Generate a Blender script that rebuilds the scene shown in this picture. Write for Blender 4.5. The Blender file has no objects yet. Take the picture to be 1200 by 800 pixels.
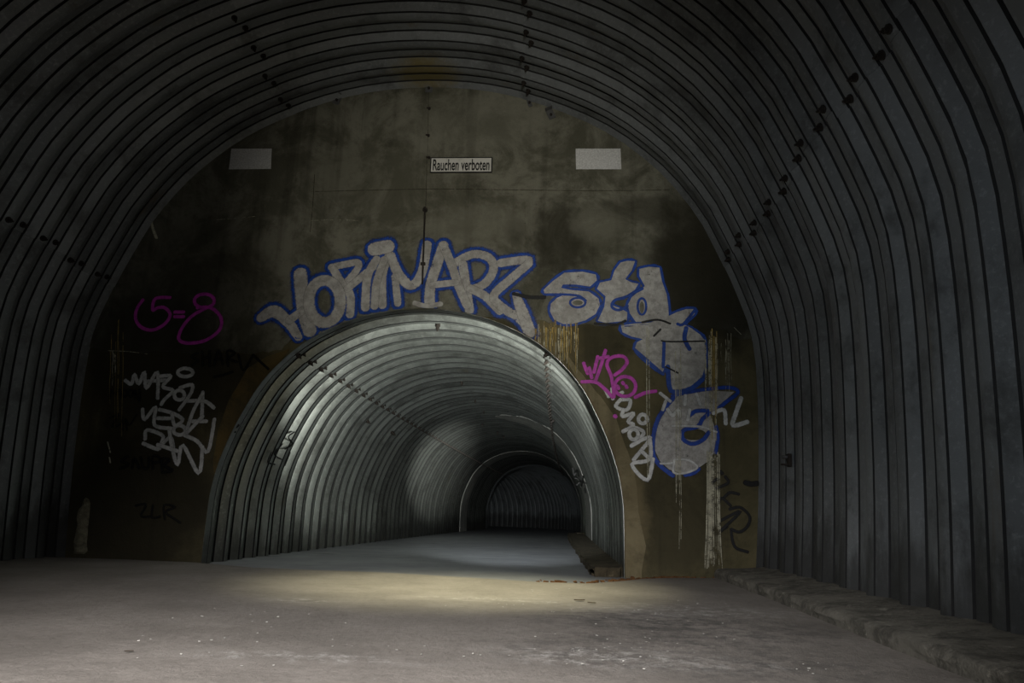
import bpy, bmesh, math, random
import numpy as np
from mathutils import Matrix, Vector, noise
from mathutils.geometry import tessellate_polygon
random.seed(7)
SC = bpy.context.scene
COL = SC.collection

# ------------------------------------------------------------------ camera
F_PX, CAM_D, CAM_H = 830.0, 8.0, 0.61
RIGHT = Vector((0.99796482, 0.05846454, 0.02545815))
UP = Vector((-0.01110078, -0.23385815, 0.97220735))
FWD = Vector((-0.06279325, 0.97051134, 0.23273321))
cam = bpy.data.cameras.new('camera')
cam.sensor_width = 36.0
cam.lens = F_PX / 1200 * 36.0
cam.clip_start = 0.05
cam_o = bpy.data.objects.new('camera', cam)
COL.objects.link(cam_o)
m = Matrix.Identity(4)
for i in range(3):
    m[i][0] = RIGHT[i]; m[i][1] = UP[i]; m[i][2] = -FWD[i]
m[0][3], m[1][3], m[2][3] = 0, -CAM_D, CAM_H
cam_o.matrix_world = m
SC.camera = cam_o

# ------------------------------------------------------------------ world, exposure
w = bpy.data.worlds.new('world'); SC.world = w
w.use_nodes = True
w.node_tree.nodes['Background'].inputs[0].default_value = (0.5, 0.6, 0.75, 1)
w.node_tree.nodes['Background'].inputs[1].default_value = 0.0015
SC.view_settings.view_transform = 'Standard'
SC.view_settings.look = 'None'
SC.view_settings.gamma = 1.0
SC.view_settings.use_curve_mapping = False
SC.view_settings.exposure = 0.0

# ------------------------------------------------------------------ torches of the photographer, plus an added passage fill
def spot(name, loc, target, energy, color, cone, blend, size=0.05):
    l = bpy.data.lights.new(name, 'SPOT')
    l.energy = energy; l.color = color; l.spot_size = math.radians(cone)
    l.spot_blend = blend; l.shadow_soft_size = size
    o = bpy.data.objects.new(name, l); COL.objects.link(o)
    o.location = loc
    o.rotation_euler = (Vector(target) - Vector(loc)).to_track_quat('-Z', 'Y').to_euler()
    return o
spot('torch_wall', (0.3, -8.2, 1.9), (-0.8, 0, 3.8), 1050, (1.0, 0.965, 0.86), 43, 1.0)
spot('torch_right_side', (-0.5, -8.7, 1.1), (2.2, -1.6, 1.9), 250, (0.84, 0.93, 1.0), 52, 1.0)
spot('torch_left_side', (0.4, -8.3, 1.0), (-5.3, -0.6, 2.6), 95, (0.92, 0.96, 1.0), 42, 1.0)
spot('torch_ground', (-0.9, -8.9, 2.2), (-0.9, -5.4, 0.0), 1900, (1.0, 0.95, 0.94), 72, 1.0)
spot('torch_pool', (-0.55, -2.3, 2.9), (-0.75, -1.85, 0.0), 620, (1.0, 0.93, 0.62), 72, 1.0)
spot('torch_passage', (-0.35, -0.3, 1.0), (-1.9, 4.6, 3.9), 850, (0.97, 1.0, 0.93), 100, 0.6)
spot('torch_beam', (0.3, 1.0, 1.2), (-3.8, 14.0, 1.85), 12000, (0.97, 1.0, 0.93), 16, 1.0)
spot('fill_depth', (-0.5, -2.8, 1.6), (-0.65, 9.0, 0.3), 2200, (0.93, 0.98, 1.0), 36, 1.0)  # added fill, no torch of its own; brightens floor and far passage

# ------------------------------------------------------------------ helpers
def ray(px, py):
    return RIGHT * (px - 600) - UP * (py - 400) + FWD * F_PX
def wxz(px, py, y=0.0):                 # point of the back wall seen at a place of the photograph
    d = ray(px, py); t = (CAM_D + y) / d.y
    return d.x * t, d.z * t + CAM_H
def gxy(px, py, z=0.0):                 # the same on the ground
    d = ray(px, py); t = (z - CAM_H) / d.z
    return d.x * t, d.y * t - CAM_D

def link(name, me, mat=None, parent=None):
    o = bpy.data.objects.new(name, me); COL.objects.link(o)
    if mat is not None and me is not None and not me.materials: me.materials.append(mat)
    if parent: o.parent = parent
    return o
def tag(o, label=None, cat=None, group=None, kind=None):
    if label: o['label'] = label
    if cat: o['category'] = cat
    if group: o['group'] = group
    if kind: o['kind'] = kind
    return o
def empty(name, loc=(0, 0, 0), **k):
    o = bpy.data.objects.new(name, None); COL.objects.link(o); o.location = loc
    o.empty_display_size = 0.1
    return tag(o, **k)
def mesh(vs, fs, name='m', sharp=None):
    me = bpy.data.meshes.new(name); me.from_pydata([tuple(v) for v in vs], [], fs); me.update()
    if sharp is not None:
        for p in me.polygons: p.use_smooth = True
        me.set_sharp_from_angle(angle=math.radians(sharp))
    return me
class MB:
    def __init__(s): s.v = []; s.f = []
    def add(s, vs, fs):
        n = len(s.v); s.v += [tuple(v) for v in vs]; s.f += [tuple(i + n for i in f) for f in fs]
    def box(s, c, d, rz=0, jit=0):
        x, y, z = (k / 2 for k in d); cr, sr = math.cos(rz), math.sin(rz); vs = []
        for i in (-1, 1):
            for j in (-1, 1):
                for k in (-1, 1):
                    a, b = i * x, j * y
                    vs.append((c[0] + a * cr - b * sr + random.uniform(-jit, jit), c[1] + a * sr + b * cr + random.uniform(-jit, jit), c[2] + k * z + random.uniform(-jit, jit)))
        s.add(vs, [(0, 1, 3, 2), (4, 6, 7, 5), (0, 4, 5, 1), (2, 3, 7, 6), (0, 2, 6, 4), (1, 5, 7, 3)])
    def cyl(s, a, b, r, n=8, r2=None):
        a, b = Vector(a), Vector(b); d = (b - a).normalized(); r2 = r if r2 is None else r2
        u = d.cross(Vector((0.31, 0.52, 0.79))).normalized(); v = d.cross(u)
        vs = []
        for p, rr in ((a, r), (b, r2)):
            for k in range(n):
                t = 2 * math.pi * k / n; vs.append(p + (u * math.cos(t) + v * math.sin(t)) * rr)
        fs = [(k, (k + 1) % n, n + (k + 1) % n, n + k) for k in range(n)]
        fs += [tuple(range(n - 1, -1, -1)), tuple(range(n, 2 * n))]
        s.add(vs, fs)
    def build(s, name, mat, parent=None, sharp=None):
        return link(name, mesh(s.v, s.f, name, sharp), mat, parent)

# ------------------------------------------------------------------ node helpers
class NT:
    def __init__(s, name):
        s.m = bpy.data.materials.new(name); s.m.use_nodes = True; s.t = s.m.node_tree
        s.b = s.t.nodes['Principled BSDF']; s.out = s.t.nodes['Material Output']
    def n(s, ty, **k):
        x = s.t.nodes.new(ty)
        for a, b in k.items(): setattr(x, a, b)
        return x
    def l(s, a, b): s.t.links.new(a, b)
    def setv(s, sock, v):
        if hasattr(v, 'is_output'): s.l(v, sock)
        else: sock.default_value = v
    def math(s, op, a, b=0.0, clamp=False):
        x = s.n('ShaderNodeMath', operation=op); x.use_clamp = clamp
        s.setv(x.inputs[0], a); s.setv(x.inputs[1], b); return x.outputs[0]
    def mix(s, f, a, b):
        x = s.n('ShaderNodeMix', data_type='RGBA'); s.setv(x.inputs[0], f)
        for k, v in ((6, a), (7, b)):
            if isinstance(v, tuple): v = v + (1,) if len(v) == 3 else v
            s.setv(x.inputs[k], v)
        return x.outputs[2]
    def pos(s): return s.n('ShaderNodeNewGeometry').outputs['Position']
    def noise(s, scale, detail=4, rough=0.6, vec=None, stretch=None, dist=0.0):
        x = s.n('ShaderNodeTexNoise'); x.inputs['Scale'].default_value = scale
        x.inputs['Detail'].default_value = detail; x.inputs['Roughness'].default_value = rough
        x.inputs['Distortion'].default_value = dist
        v = vec or s.pos()
        if stretch:
            mp = s.n('ShaderNodeMapping'); mp.inputs['Scale'].default_value = stretch; s.l(v, mp.inputs[0]); v = mp.outputs[0]
        s.l(v, x.inputs['Vector']); return x.outputs[0]
    def ramp(s, f, lo, hi):
        x = s.n('ShaderNodeMapRange'); x.interpolation_type = 'SMOOTHSTEP'; s.setv(x.inputs[0], f)
        x.inputs[1].default_value = lo; x.inputs[2].default_value = hi; return x.outputs[0]
    def blob(s, c, r, axes='xz', warp=0.0, soft=0.4):       # ragged elliptic stain at a place of its own
        sep = s.n('ShaderNodeSeparateXYZ'); s.l(s.pos(), sep.inputs[0])
        ia, ib = ['xyz'.index(a) for a in axes]
        a = s.math('DIVIDE', s.math('SUBTRACT', sep.outputs[ia], c[0]), r[0])
        b = s.math('DIVIDE', s.math('SUBTRACT', sep.outputs[ib], c[1]), r[1])
        d = s.math('SQRT', s.math('ADD', s.math('MULTIPLY', a, a), s.math('MULTIPLY', b, b)))
        if warp: d = s.math('ADD', d, s.math('MULTIPLY', s.math('SUBTRACT', s.noise(2.2 / max(min(r), 0.3), 5, 0.65), 0.5), warp))
        x = s.n('ShaderNodeMapRange'); x.interpolation_type = 'SMOOTHSTEP'; s.l(d, x.inputs[0])
        x.inputs[1].default_value = 1 + soft; x.inputs[2].default_value = 1 - soft; return x.outputs[0]
    def bump(s, h, dist, strength=1.0):
        x = s.n('ShaderNodeBump'); x.inputs['Strength'].default_value = strength; x.inputs['Distance'].default_value = dist
        s.l(h, x.inputs['Height']); s.l(x.outputs[0], s.b.inputs['Normal'])
    def fin(s, col, rough=0.8, metal=0.0, spec=0.3):
        if isinstance(col, tuple): col = col + (1,)
        s.setv(s.b.inputs['Base Color'], col); s.setv(s.b.inputs['Roughness'], rough)
        s.setv(s.b.inputs['Metallic'], metal); s.b.inputs['Specular IOR Level'].default_value = spec
        return s.m

def zinc(name, base, dark, rusty, metal, r0, r1, low_z):
    n = NT(name)
    rnd = n.n('ShaderNodeObjectInfo').outputs['Random']
    c = n.mix(rnd, base, tuple(k * 0.62 for k in base))
    sp = n.noise(26, 3, 0.7)
    c = n.mix(n.math('MULTIPLY', n.ramp(sp, 0.5, 0.75), 0.5), c, tuple(k * 1.45 for k in base))
    c = n.mix(n.math('MULTIPLY', n.ramp(n.noise(1.7, 6, 0.7), 0.48, 0.68), 0.6), c, dark)
    c = n.mix(n.math('MULTIPLY', n.ramp(n.noise(1.1, 5, 0.7, stretch=(1, 1.3, 0.25)), 0.62, 0.74), 0.55), c, rusty)
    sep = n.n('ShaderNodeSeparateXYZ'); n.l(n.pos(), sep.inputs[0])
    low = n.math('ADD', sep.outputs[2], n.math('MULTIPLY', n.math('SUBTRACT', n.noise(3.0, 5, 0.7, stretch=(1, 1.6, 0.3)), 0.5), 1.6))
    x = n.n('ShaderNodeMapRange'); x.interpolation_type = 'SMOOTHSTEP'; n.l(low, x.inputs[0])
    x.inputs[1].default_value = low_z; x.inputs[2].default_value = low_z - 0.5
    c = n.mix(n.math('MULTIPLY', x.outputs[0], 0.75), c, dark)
    c = n.mix(n.math('MULTIPLY', n.blob((-1.66, -0.30), (0.38, 0.30), 'xy', 1.2, 0.5), 0.75), c, (0.16, 0.12, 0.02))
    n.bump(n.noise(70, 4, 0.7), 0.004, 0.5)
    rg = n.n('ShaderNodeMapRange'); n.l(n.noise(9, 4, 0.7), rg.inputs[0]); rg.inputs[3].default_value = r0; rg.inputs[4].default_value = r1
    return n.fin(c, rg.outputs[0], metal, 0.4)
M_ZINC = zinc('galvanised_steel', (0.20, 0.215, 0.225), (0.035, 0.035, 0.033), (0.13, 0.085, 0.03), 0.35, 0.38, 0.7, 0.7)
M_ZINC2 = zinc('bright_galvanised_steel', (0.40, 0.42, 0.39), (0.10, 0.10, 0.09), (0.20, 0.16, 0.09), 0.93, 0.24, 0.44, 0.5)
def plain(name, col, rough=0.7, metal=0.0, amt=0.5, scale=12, bump=0.0):
    n = NT(name)
    c = n.mix(n.math('MULTIPLY', n.ramp(n.noise(scale, 5, 0.7), 0.35, 0.7), amt), col, tuple(k * 0.35 for k in col))
    if bump: n.bump(n.noise(scale * 3, 4, 0.7), bump)
    return n.fin(c, rough, metal)
M_BOLT = plain('dark_rusty_bolt', (0.03, 0.024, 0.02), 0.6, 0.3)
M_GROOVE_DARK = plain('black_groove_shade_grime', (0.012, 0.012, 0.012), 0.8)  # crease shade and grime painted black onto the groove faces
M_BRACKET = plain('dull_steel_bracket', (0.10, 0.10, 0.10), 0.6, 0.3)

# ------------------------------------------------------------------ arch profiles
def spline(pts, step):
    out = []
    P = [pts[0]] + pts + [pts[-1]]
    for i in range(1, len(P) - 2):
        p0, p1, p2, p3 = (np.array(P[k], float) for k in (i - 1, i, i + 1, i + 2))
        n = max(2, int(np.linalg.norm(p2 - p1) / 0.02))
        for k in range(n):
            t = k / n
            out.append(0.5 * (2 * p1 + (p2 - p0) * t + (2 * p0 - 5 * p1 + 4 * p2 - p3) * t * t + (3 * p1 - p0 - 3 * p2 + p3) * t ** 3))
    out.append(np.array(pts[-1], float))
    out = np.array(out)
    s = np.r_[0, np.cumsum(np.linalg.norm(np.diff(out, axis=0), axis=1))]
    n = int(round(s[-1] / step)); q = np.linspace(0, s[-1], n + 1)
    return np.c_[np.interp(q, s, out[:, 0]), np.interp(q, s, out[:, 1])], q
def arch(cx, half, step):
    L = [(cx - o, z) for z, o in half]
    R = [(cx + o, z) for z, o in half[:-1]][::-1]
    return spline(L + R, step)
OUT_C, IN_C = -1.68, -1.57
OUT, OUT_S = arch(OUT_C, [(-0.05, 3.80), (0.6, 3.86), (1.2, 3.90), (2.0, 3.93), (2.6, 3.90), (3.2, 3.72), (3.7, 3.52), (4.1, 3.33), (4.6, 2.97), (5.0, 2.55), (5.25, 2.20), (5.48, 1.75), (5.68, 1.22), (5.81, 0.65), (5.855, 0.0)], 0.02)
INN, INN_S = arch(IN_C, [(-0.5, 2.31), (0.0, 2.32), (0.5, 2.32), (0.8, 2.305), (1.15, 2.235), (1.57, 2.08), (2.04, 1.83), (2.42, 1.47), (2.66, 1.08), (2.83, 0.62), (2.905, 0.0)], 0.02)
def normals(P):
    d = np.gradient(P, axis=0); d /= np.linalg.norm(d, axis=1)[:, None]
    return np.c_[d[:, 1], -d[:, 0]] * -1      # pointing outward (path runs left foot - crown - right foot)
OUT_N, INN_N = normals(OUT), normals(INN)
def at_s(P, S, N, s):
    s = min(max(s, 0), S[-1])
    return (np.array([np.interp(s, S, P[:, 0]), np.interp(s, S, P[:, 1])]), np.array([np.interp(s, S, N[:, 0]), np.interp(s, S, N[:, 1])]))
def s_near(P, S, pt): return S[np.argmin(((P - np.array(pt)) ** 2).sum(1))]

PITCH, AMP = 0.48, 0.052
def section(P, A):                       # one corrugation: (y, depth outward); crest at depth 0
    u = P / 0.48
    q = [(0, 0.004), (0.008, 0.022), (0.018, 0.022), (0.026, 0.002), (0.075, -0.011), (0.128, -0.003), (0.140, 0.008),
         (0.150, 0.016), (0.215, A - 0.006), (0.228, A), (0.236, A + 0.020), (0.247, A + 0.020), (0.254, A), (0.31, A - 0.004), (0.362, A), (0.370, A + 0.018), (0.380, A + 0.018), (0.388, A - 0.004), (0.43, A * 0.5 - 0.004), (0.474, 0.002), (0.48, 0.004)]
    if A > 0.06:                         # deeper sheets of the passage with wider black grooves
        q[1:4] = [(0.012, 0.024), (0.032, 0.024), (0.042, 0.0)]; q[14:18] = [(0.345, A), (0.354, A + 0.02), (0.380, A + 0.02), (0.388, A - 0.004)]
    return [(a * u, b) for a, b in q]
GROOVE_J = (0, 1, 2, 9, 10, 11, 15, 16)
def plate_mesh(P, S, N, s0, s1, nseg, pitch, amp, thick=0.006, inset=0.0, skirt=0.0):
    sec = section(pitch, amp); vs = []; fs = []; k = len(sec)
    for i in range(nseg + 1):
        p, n = at_s(P, S, N, s0 + (s1 - s0) * i / nseg)
        for side in (0, 1):
            for y, d in sec:
                q = p + n * (d + side * thick - inset)
                vs.append((q[0], y, q[1]))
    for i in range(nseg):
        a = i * 2 * k; b = a + 2 * k
        for j in range(k - 1):
            fs.append((a + j, a + j + 1, b + j + 1, b + j))
            fs.append((a + k + j, b + k + j, b + k + j + 1, a + k + j + 1))
    for a in (0, nseg * 2 * k):
        for j in range(k - 1):
            f = (a + j, a + k + j, a + k + j + 1, a + j + 1)
            fs.append(f if a == 0 else f[::-1])
    me = mesh(vs, fs, 'lining_plate', 24)
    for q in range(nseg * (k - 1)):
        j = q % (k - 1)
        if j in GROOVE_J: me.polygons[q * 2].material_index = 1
    return me

def bolt_mesh():
    b = MB(); b.cyl((0, 0, -0.02), (0, 0, 0.012), 0.032, 10); b.cyl((0, 0, 0.010), (0, 0, 0.040), 0.022, 6); b.cyl((0, 0, 0.038), (0, 0, 0.062), 0.010, 6)
    return mesh(b.v, b.f, 'bolt')
BOLT = bolt_mesh(); BOLT.materials.append(M_BOLT)

def lining(P, S, N, seams, owners, y0, count, pitch, amp, mat, segs, drift, bolt_r=1.0, bolts=True, lap=0.05, names='lining_plate', stag=0.035):
    cuts = [0.0] + seams + [S[-1]]
    variants = []
    for var, st in enumerate((-stag, stag)):
        row = []
        for k in range(len(cuts) - 1):
            a = cuts[k] + (st if k > 0 else 0) - (lap if k > 0 else 0)
            b = cuts[k + 1] + (st if k < len(cuts) - 2 else 0) + (lap if k < len(cuts) - 2 else 0)
            me = plate_mesh(P, S, N, a, b, segs[k], pitch, amp, inset=0.007 if k % 2 else 0.0); me.materials.append(mat); me.materials.append(M_GROOVE_DARK)
            row.append((me, b - lap))
        variants.append(row)
    rng = random.Random(3); v = 0; left = 0
    for i in range(count):
        if left <= 0: v = 1 - v; left = rng.choice((1, 2, 2, 3))
        left -= 1
        y = y0 + i * pitch; dx = drift(y)
        for k, (me, seam) in enumerate(variants[v]):
            o = link(names, me, None, owners[k]); o.location = (dx, y, 0)
            if bolts and k < len(variants[v]) - 1:
                for q, ds in ((0.075, 0.0), (0.31, 0.03)) if bolt_r > 0.8 else ((0.075, 0.0),):
                    s = seam + ds - 0.01
                    p, n = at_s(P, S, N, s); d = 0.0 if q < 0.2 else amp
                    b = link('bolt', BOLT, None, o)
                    b.location = (p[0] + n[0] * (d - 0.012), q * pitch / 0.48, p[1] + n[1] * (d - 0.012))
                    b.rotation_euler = Vector((-n[0], 0, -n[1])).to_track_quat('Z', 'Y').to_euler()
                    b.scale = (bolt_r,) * 3

# outer vault
wl = empty('wall_left', kind='structure'); wr = empty('wall_right', kind='structure'); ce = empty('ceiling', kind='structure')
for o, t in ((wl, 'left corrugated steel side of the near vault'), (wr, 'right corrugated steel side of the near vault above the kerb'), (ce, 'corrugated steel crown of the near vault')): o['label'] = t
so = [s_near(OUT, OUT_S, p) for p in ((-5.44, 3.25), (-3.40, 5.5), (-0.38, 5.64), (1.90, 3.45))]
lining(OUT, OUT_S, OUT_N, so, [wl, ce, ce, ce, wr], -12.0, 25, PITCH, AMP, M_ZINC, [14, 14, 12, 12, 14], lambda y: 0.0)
# passage behind the wall
drift = lambda y: 0.0007 * max(y, 0) ** 2
pl = empty('wall_passage_left', kind='structure', label='left corrugated steel side of the inner passage')
pr = empty('wall_passage_right', kind='structure', label='right corrugated steel side of the inner passage')
pc = empty('ceiling_passage', kind='structure', label='corrugated steel crown of the inner passage')
si = [s_near(INN, INN_S, p) for p in ((-3.12, 2.40), (-0.10, 2.42))]
PIN = 0.42
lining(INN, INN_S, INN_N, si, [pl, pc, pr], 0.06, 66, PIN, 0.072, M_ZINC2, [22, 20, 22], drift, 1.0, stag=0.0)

# the bend at the far end, one surface
b = MB(); sec = section(PIN, 0.06)[::2]
ye = 0.06 + 66 * PIN; R = 13.0; cxb = IN_C + drift(ye) - R
for i in range(30):
    for j in range(len(sec) - 1):
        for q in range(0, len(INN) - 8, 8):
            quad = []
            for (yy, dd), qi in ((sec[j], q), (sec[j + 1], q), (sec[j + 1], q + 8), (sec[j], q + 8)):
                th = (i * PIN + yy) / R; p = INN[qi] + INN_N[qi] * dd
                rr = R + (p[0] - IN_C)
                quad.append((cxb + rr * math.cos(th), ye + rr * math.sin(th), p[1]))
            b.add(quad, [(0, 1, 2, 3)])
tag(b.build('wall_bend', M_ZINC, None, 30), label='dark corrugated bend at the far end of the passage', kind='structure')  # dimness of the bend put into the colour: darker steel than the passage

# ------------------------------------------------------------------ concrete of the back wall
def wall_material(name, base, lightc, dark, big=True):
    n = NT(name)
    c = n.mix(n.ramp(n.noise(1.3, 8, 0.72, dist=0.5), 0.40, 0.60), base, lightc)
    c = n.mix(n.math('MULTIPLY', n.ramp(n.noise(3.5, 7, 0.75), 0.50, 0.72), 0.55), c, dark)
    c = n.mix(n.math('MULTIPLY', n.ramp(n.noise(5.0, 4, 0.6, stretch=(1.0, 1, 0.06)), 0.48, 0.72), 0.45), c, dark)
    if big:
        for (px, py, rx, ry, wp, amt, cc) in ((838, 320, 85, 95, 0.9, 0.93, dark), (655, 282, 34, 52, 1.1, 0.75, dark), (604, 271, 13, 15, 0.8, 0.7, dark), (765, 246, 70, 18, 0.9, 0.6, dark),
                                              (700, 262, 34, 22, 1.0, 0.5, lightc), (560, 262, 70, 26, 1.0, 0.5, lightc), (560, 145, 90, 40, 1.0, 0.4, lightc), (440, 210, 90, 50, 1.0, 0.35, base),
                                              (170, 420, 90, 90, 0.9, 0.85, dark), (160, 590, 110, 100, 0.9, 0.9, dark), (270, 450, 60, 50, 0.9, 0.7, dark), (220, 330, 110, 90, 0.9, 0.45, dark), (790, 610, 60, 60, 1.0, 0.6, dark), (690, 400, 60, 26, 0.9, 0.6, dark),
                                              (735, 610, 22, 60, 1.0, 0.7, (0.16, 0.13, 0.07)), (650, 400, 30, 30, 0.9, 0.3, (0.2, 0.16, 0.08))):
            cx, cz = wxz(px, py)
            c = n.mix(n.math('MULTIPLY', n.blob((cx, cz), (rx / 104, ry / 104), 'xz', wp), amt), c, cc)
    c = n.mix(n.math('MULTIPLY', n.ramp(n.noise(45, 3, 0.7), 0.6, 0.8), 0.5), c, dark)
    n.bump(n.math('ADD', n.noise(4, 8, 0.75), n.math('MULTIPLY', n.noise(40, 4, 0.7), 0.25)), 0.03, 0.7)
    return n.fin(c, 0.85, 0, 0.2)
DARKC = (0.022, 0.020, 0.012)
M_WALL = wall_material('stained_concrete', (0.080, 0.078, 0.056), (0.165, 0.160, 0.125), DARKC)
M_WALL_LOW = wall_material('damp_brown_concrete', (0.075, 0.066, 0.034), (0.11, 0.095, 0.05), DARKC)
M_BAND = wall_material('smooth_brown_render', (0.15, 0.125, 0.07), (0.20, 0.17, 0.10), (0.06, 0.05, 0.03), False)

M_BAND_L = wall_material('ochre_stained_render', (0.075, 0.06, 0.028), (0.12, 0.085, 0.03), (0.03, 0.025, 0.012), False)
def extrude_poly(name, loops, y_front, y_back, mat, parent=None, fine=0):
    """flat polygon (with holes) in the wall plane given real thickness"""
    pts = [p for l in loops for p in l]
    tris = tessellate_polygon([[Vector((x, z, 0)) for x, z in l] for l in loops])
    n = len(pts); vs = [(x, y_front, z) for x, z in pts] + [(x, y_back, z) for x, z in pts]
    fs = []
    for a, bq, c in tris:
        A, B, C = pts[a], pts[bq], pts[c]
        cr = (B[0] - A[0]) * (C[1] - A[1]) - (B[1] - A[1]) * (C[0] - A[0])
        t = (a, bq, c) if cr > 0 else (a, c, bq)
        fs.append(t); fs.append((t[0] + n, t[2] + n, t[1] + n))
    off = 0
    for l in loops:
        k = len(l)
        for i in range(k):
            a, c = off + i, off + (i + 1) % k
            fs.append((a, c, c + n, a + n))
        off += k
    me = mesh(vs, fs, name)
    bm = bmesh.new(); bm.from_mesh(me); bmesh.ops.recalc_face_normals(bm, faces=bm.faces); bm.to_mesh(me); bm.free()
    return link(name, me, mat, parent)
def off_arch(P, N, d, step=6, z0=None):
    out = [tuple(P[i] + N[i] * d) for i in range(0, len(P), step)]
    if tuple(P[-1] + N[-1] * d) != out[-1]: out.append(tuple(P[-1] + N[-1] * d))
    return out
oa = off_arch(OUT, OUT_N, 0.16); ia = off_arch(INN, INN_N, 0.004)
oa = [(oa[0][0], -0.3)] + [p for p in oa if p[1] > -0.04] + [(oa[-1][0], -0.3)]
ia_w = [(ia[0][0], -0.3)] + [p for p in ia if p[1] > -0.25] + [(ia[-1][0], -0.3)]
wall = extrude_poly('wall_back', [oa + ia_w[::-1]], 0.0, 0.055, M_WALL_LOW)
tag(wall, kind='structure', label='stained concrete back wall around the passage arch')

# the ragged lower edge of the upper render
rag_r = [(1100, 402), (905, 402), (868, 398), (848, 386), (820, 383), (806, 386), (790, 379), (776, 386), (764, 384), (752, 378), (738, 383), (722, 378), (708, 384), (690, 380), (668, 378), (655, 381), (640, 377), (622, 374)]
rag_l = [(345, 395), (330, 410), (300, 414), (262, 411), (230, 415), (190, 412), (150, 414), (120, 411), (60, 413)]
def clean_rag(L): return [wxz(*p) for p in L]
rr_, rl_ = clean_rag(rag_r), clean_rag(rag_l)
zr = lambda x: np.interp(x, [p[0] for p in rr_][::-1], [p[1] for p in rr_][::-1])
zl = lambda x: np.interp(x, [p[0] for p in rl_][::-1], [p[1] for p in rl_][::-1])
up_outer = [p for p in off_arch(OUT, OUT_N, 0.12, 4) if p[1] > (zl(p[0]) if p[0] < -1 else zr(p[0])) + 0.02]
up_inner = [p for p in off_arch(INN, INN_N, 0.012, 4) if p[1] > (zl(p[0]) if p[0] < -1.5 else zr(p[0])) + 0.02]
lft = [p for p in rl_ if up_outer[0][0] < p[0] < up_inner[0][0]]
rgt = [p for p in rr_ if up_inner[-1][0] < p[0] < up_outer[-1][0]]
def jag(L, amp=0.02):
    out = []
    for a, c in zip(L[:-1], L[1:]):
        for k in range(4):
            t = k / 4; out.append((a[0] + (c[0] - a[0]) * t, a[1] + (c[1] - a[1]) * t + (random.uniform(-amp, amp) if k else 0)))
    return out + [L[-1]]
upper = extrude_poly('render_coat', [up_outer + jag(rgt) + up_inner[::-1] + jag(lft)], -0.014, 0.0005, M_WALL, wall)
band_r = [(752, 668), (757, 640), (748, 600), (746, 570), (742, 545), (730, 515), (722, 490), (708, 470), (690, 448), (678, 434), (668, 420), (655, 405)]
ir = [p for p in off_arch(INN, INN_N, 0.012, 5) if p[0] > 0.22 and p[1] > -0.2]
band = extrude_poly('render_band', [[(wxz(752, 668)[0], -0.15)] + jag([wxz(*p) for p in band_r], 0.008) + ir], -0.010, 0.0005, M_BAND, wall)
band_l = [(340, 408), (312, 418), (290, 432), (268, 470), (256, 505), (250, 540)]
il = [p for p in off_arch(INN, INN_N, 0.012, 5) if p[0] < -3.18 and p[1] > wxz(245, 560)[1]]
band2 = extrude_poly('render_band', [jag([wxz(*p) for p in band_l], 0.008) + il], -0.009, 0.0005, M_BAND_L, wall)
def wall_y(x, z):
    t = zl(x) if x < -1.5 else zr(x)
    return -0.014 if z > t - 0.01 else -0.0102
# pour line and crack: thin recessed-looking ridges
def ribbon(points, width, layer, wpts=None, n=5, surf=None, caps=True):
    """flat brush stroke on the wall; returns verts, faces, edge attribute"""
    P = [Vector((p[0], p[1])) for p in points]
    if len(P) > 2:                        # smooth
        Q = [P[0]] + P + [P[-1]]; S = []
        for i in range(1, len(Q) - 2):
            for k in range(n):
                t = k / n; p0, p1, p2, p3 = Q[i - 1], Q[i], Q[i + 1], Q[i + 2]
                S.append(0.5 * (2 * p1 + (p2 - p0) * t + (2 * p0 - 5 * p1 + 4 * p2 - p3) * t * t + (3 * p1 - p0 - 3 * p2 + p3) * t ** 3))
        S.append(P[-1]); P = S
    else:
        P = [P[0].lerp(P[1], k / 4) for k in range(5)]
    D = []
    for i in range(len(P)):
        d = P[min(i + 1, len(P) - 1)] - P[max(i - 1, 0)]
        D.append(d.normalized() if d.length > 1e-9 else Vector((1, 0)))
    W = []
    for i in range(len(P)):
        t = i / max(len(P) - 1, 1)
        W.append((np.interp(t, np.linspace(0, 1, len(wpts)), wpts) if wpts else 1) * width / 2)
    rows = []
    if caps:
        for k in (1.0, 0.7, 0.35): rows.append((P[0] - D[0] * W[0] * k, D[0], W[0] * math.sqrt(max(1 - k * k, 0.0)), k))
    for i in range(len(P)): rows.append((P[i], D[i], W[i], 0))
    if caps:
        for k in (0.35, 0.7, 1.0): rows.append((P[-1] + D[-1] * W[-1] * k, D[-1], W[-1] * math.sqrt(max(1 - k * k, 0.0)), k))
    vs = []; ed = []; fs = []
    for (c, d, h, k) in rows:
        nn = Vector((-d.y, d.x))
        for q in (-1, -0.55, 0, 0.55, 1):
            p = c + nn * h * q; vs.append(p); ed.append(1 - max(abs(q), k))
    for i in range(len(rows) - 1):
        for j in range(4): fs.append((i * 5 + j, i * 5 + j + 1, i * 5 + 6 + j, i * 5 + 5 + j))
    return vs, fs, ed

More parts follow.
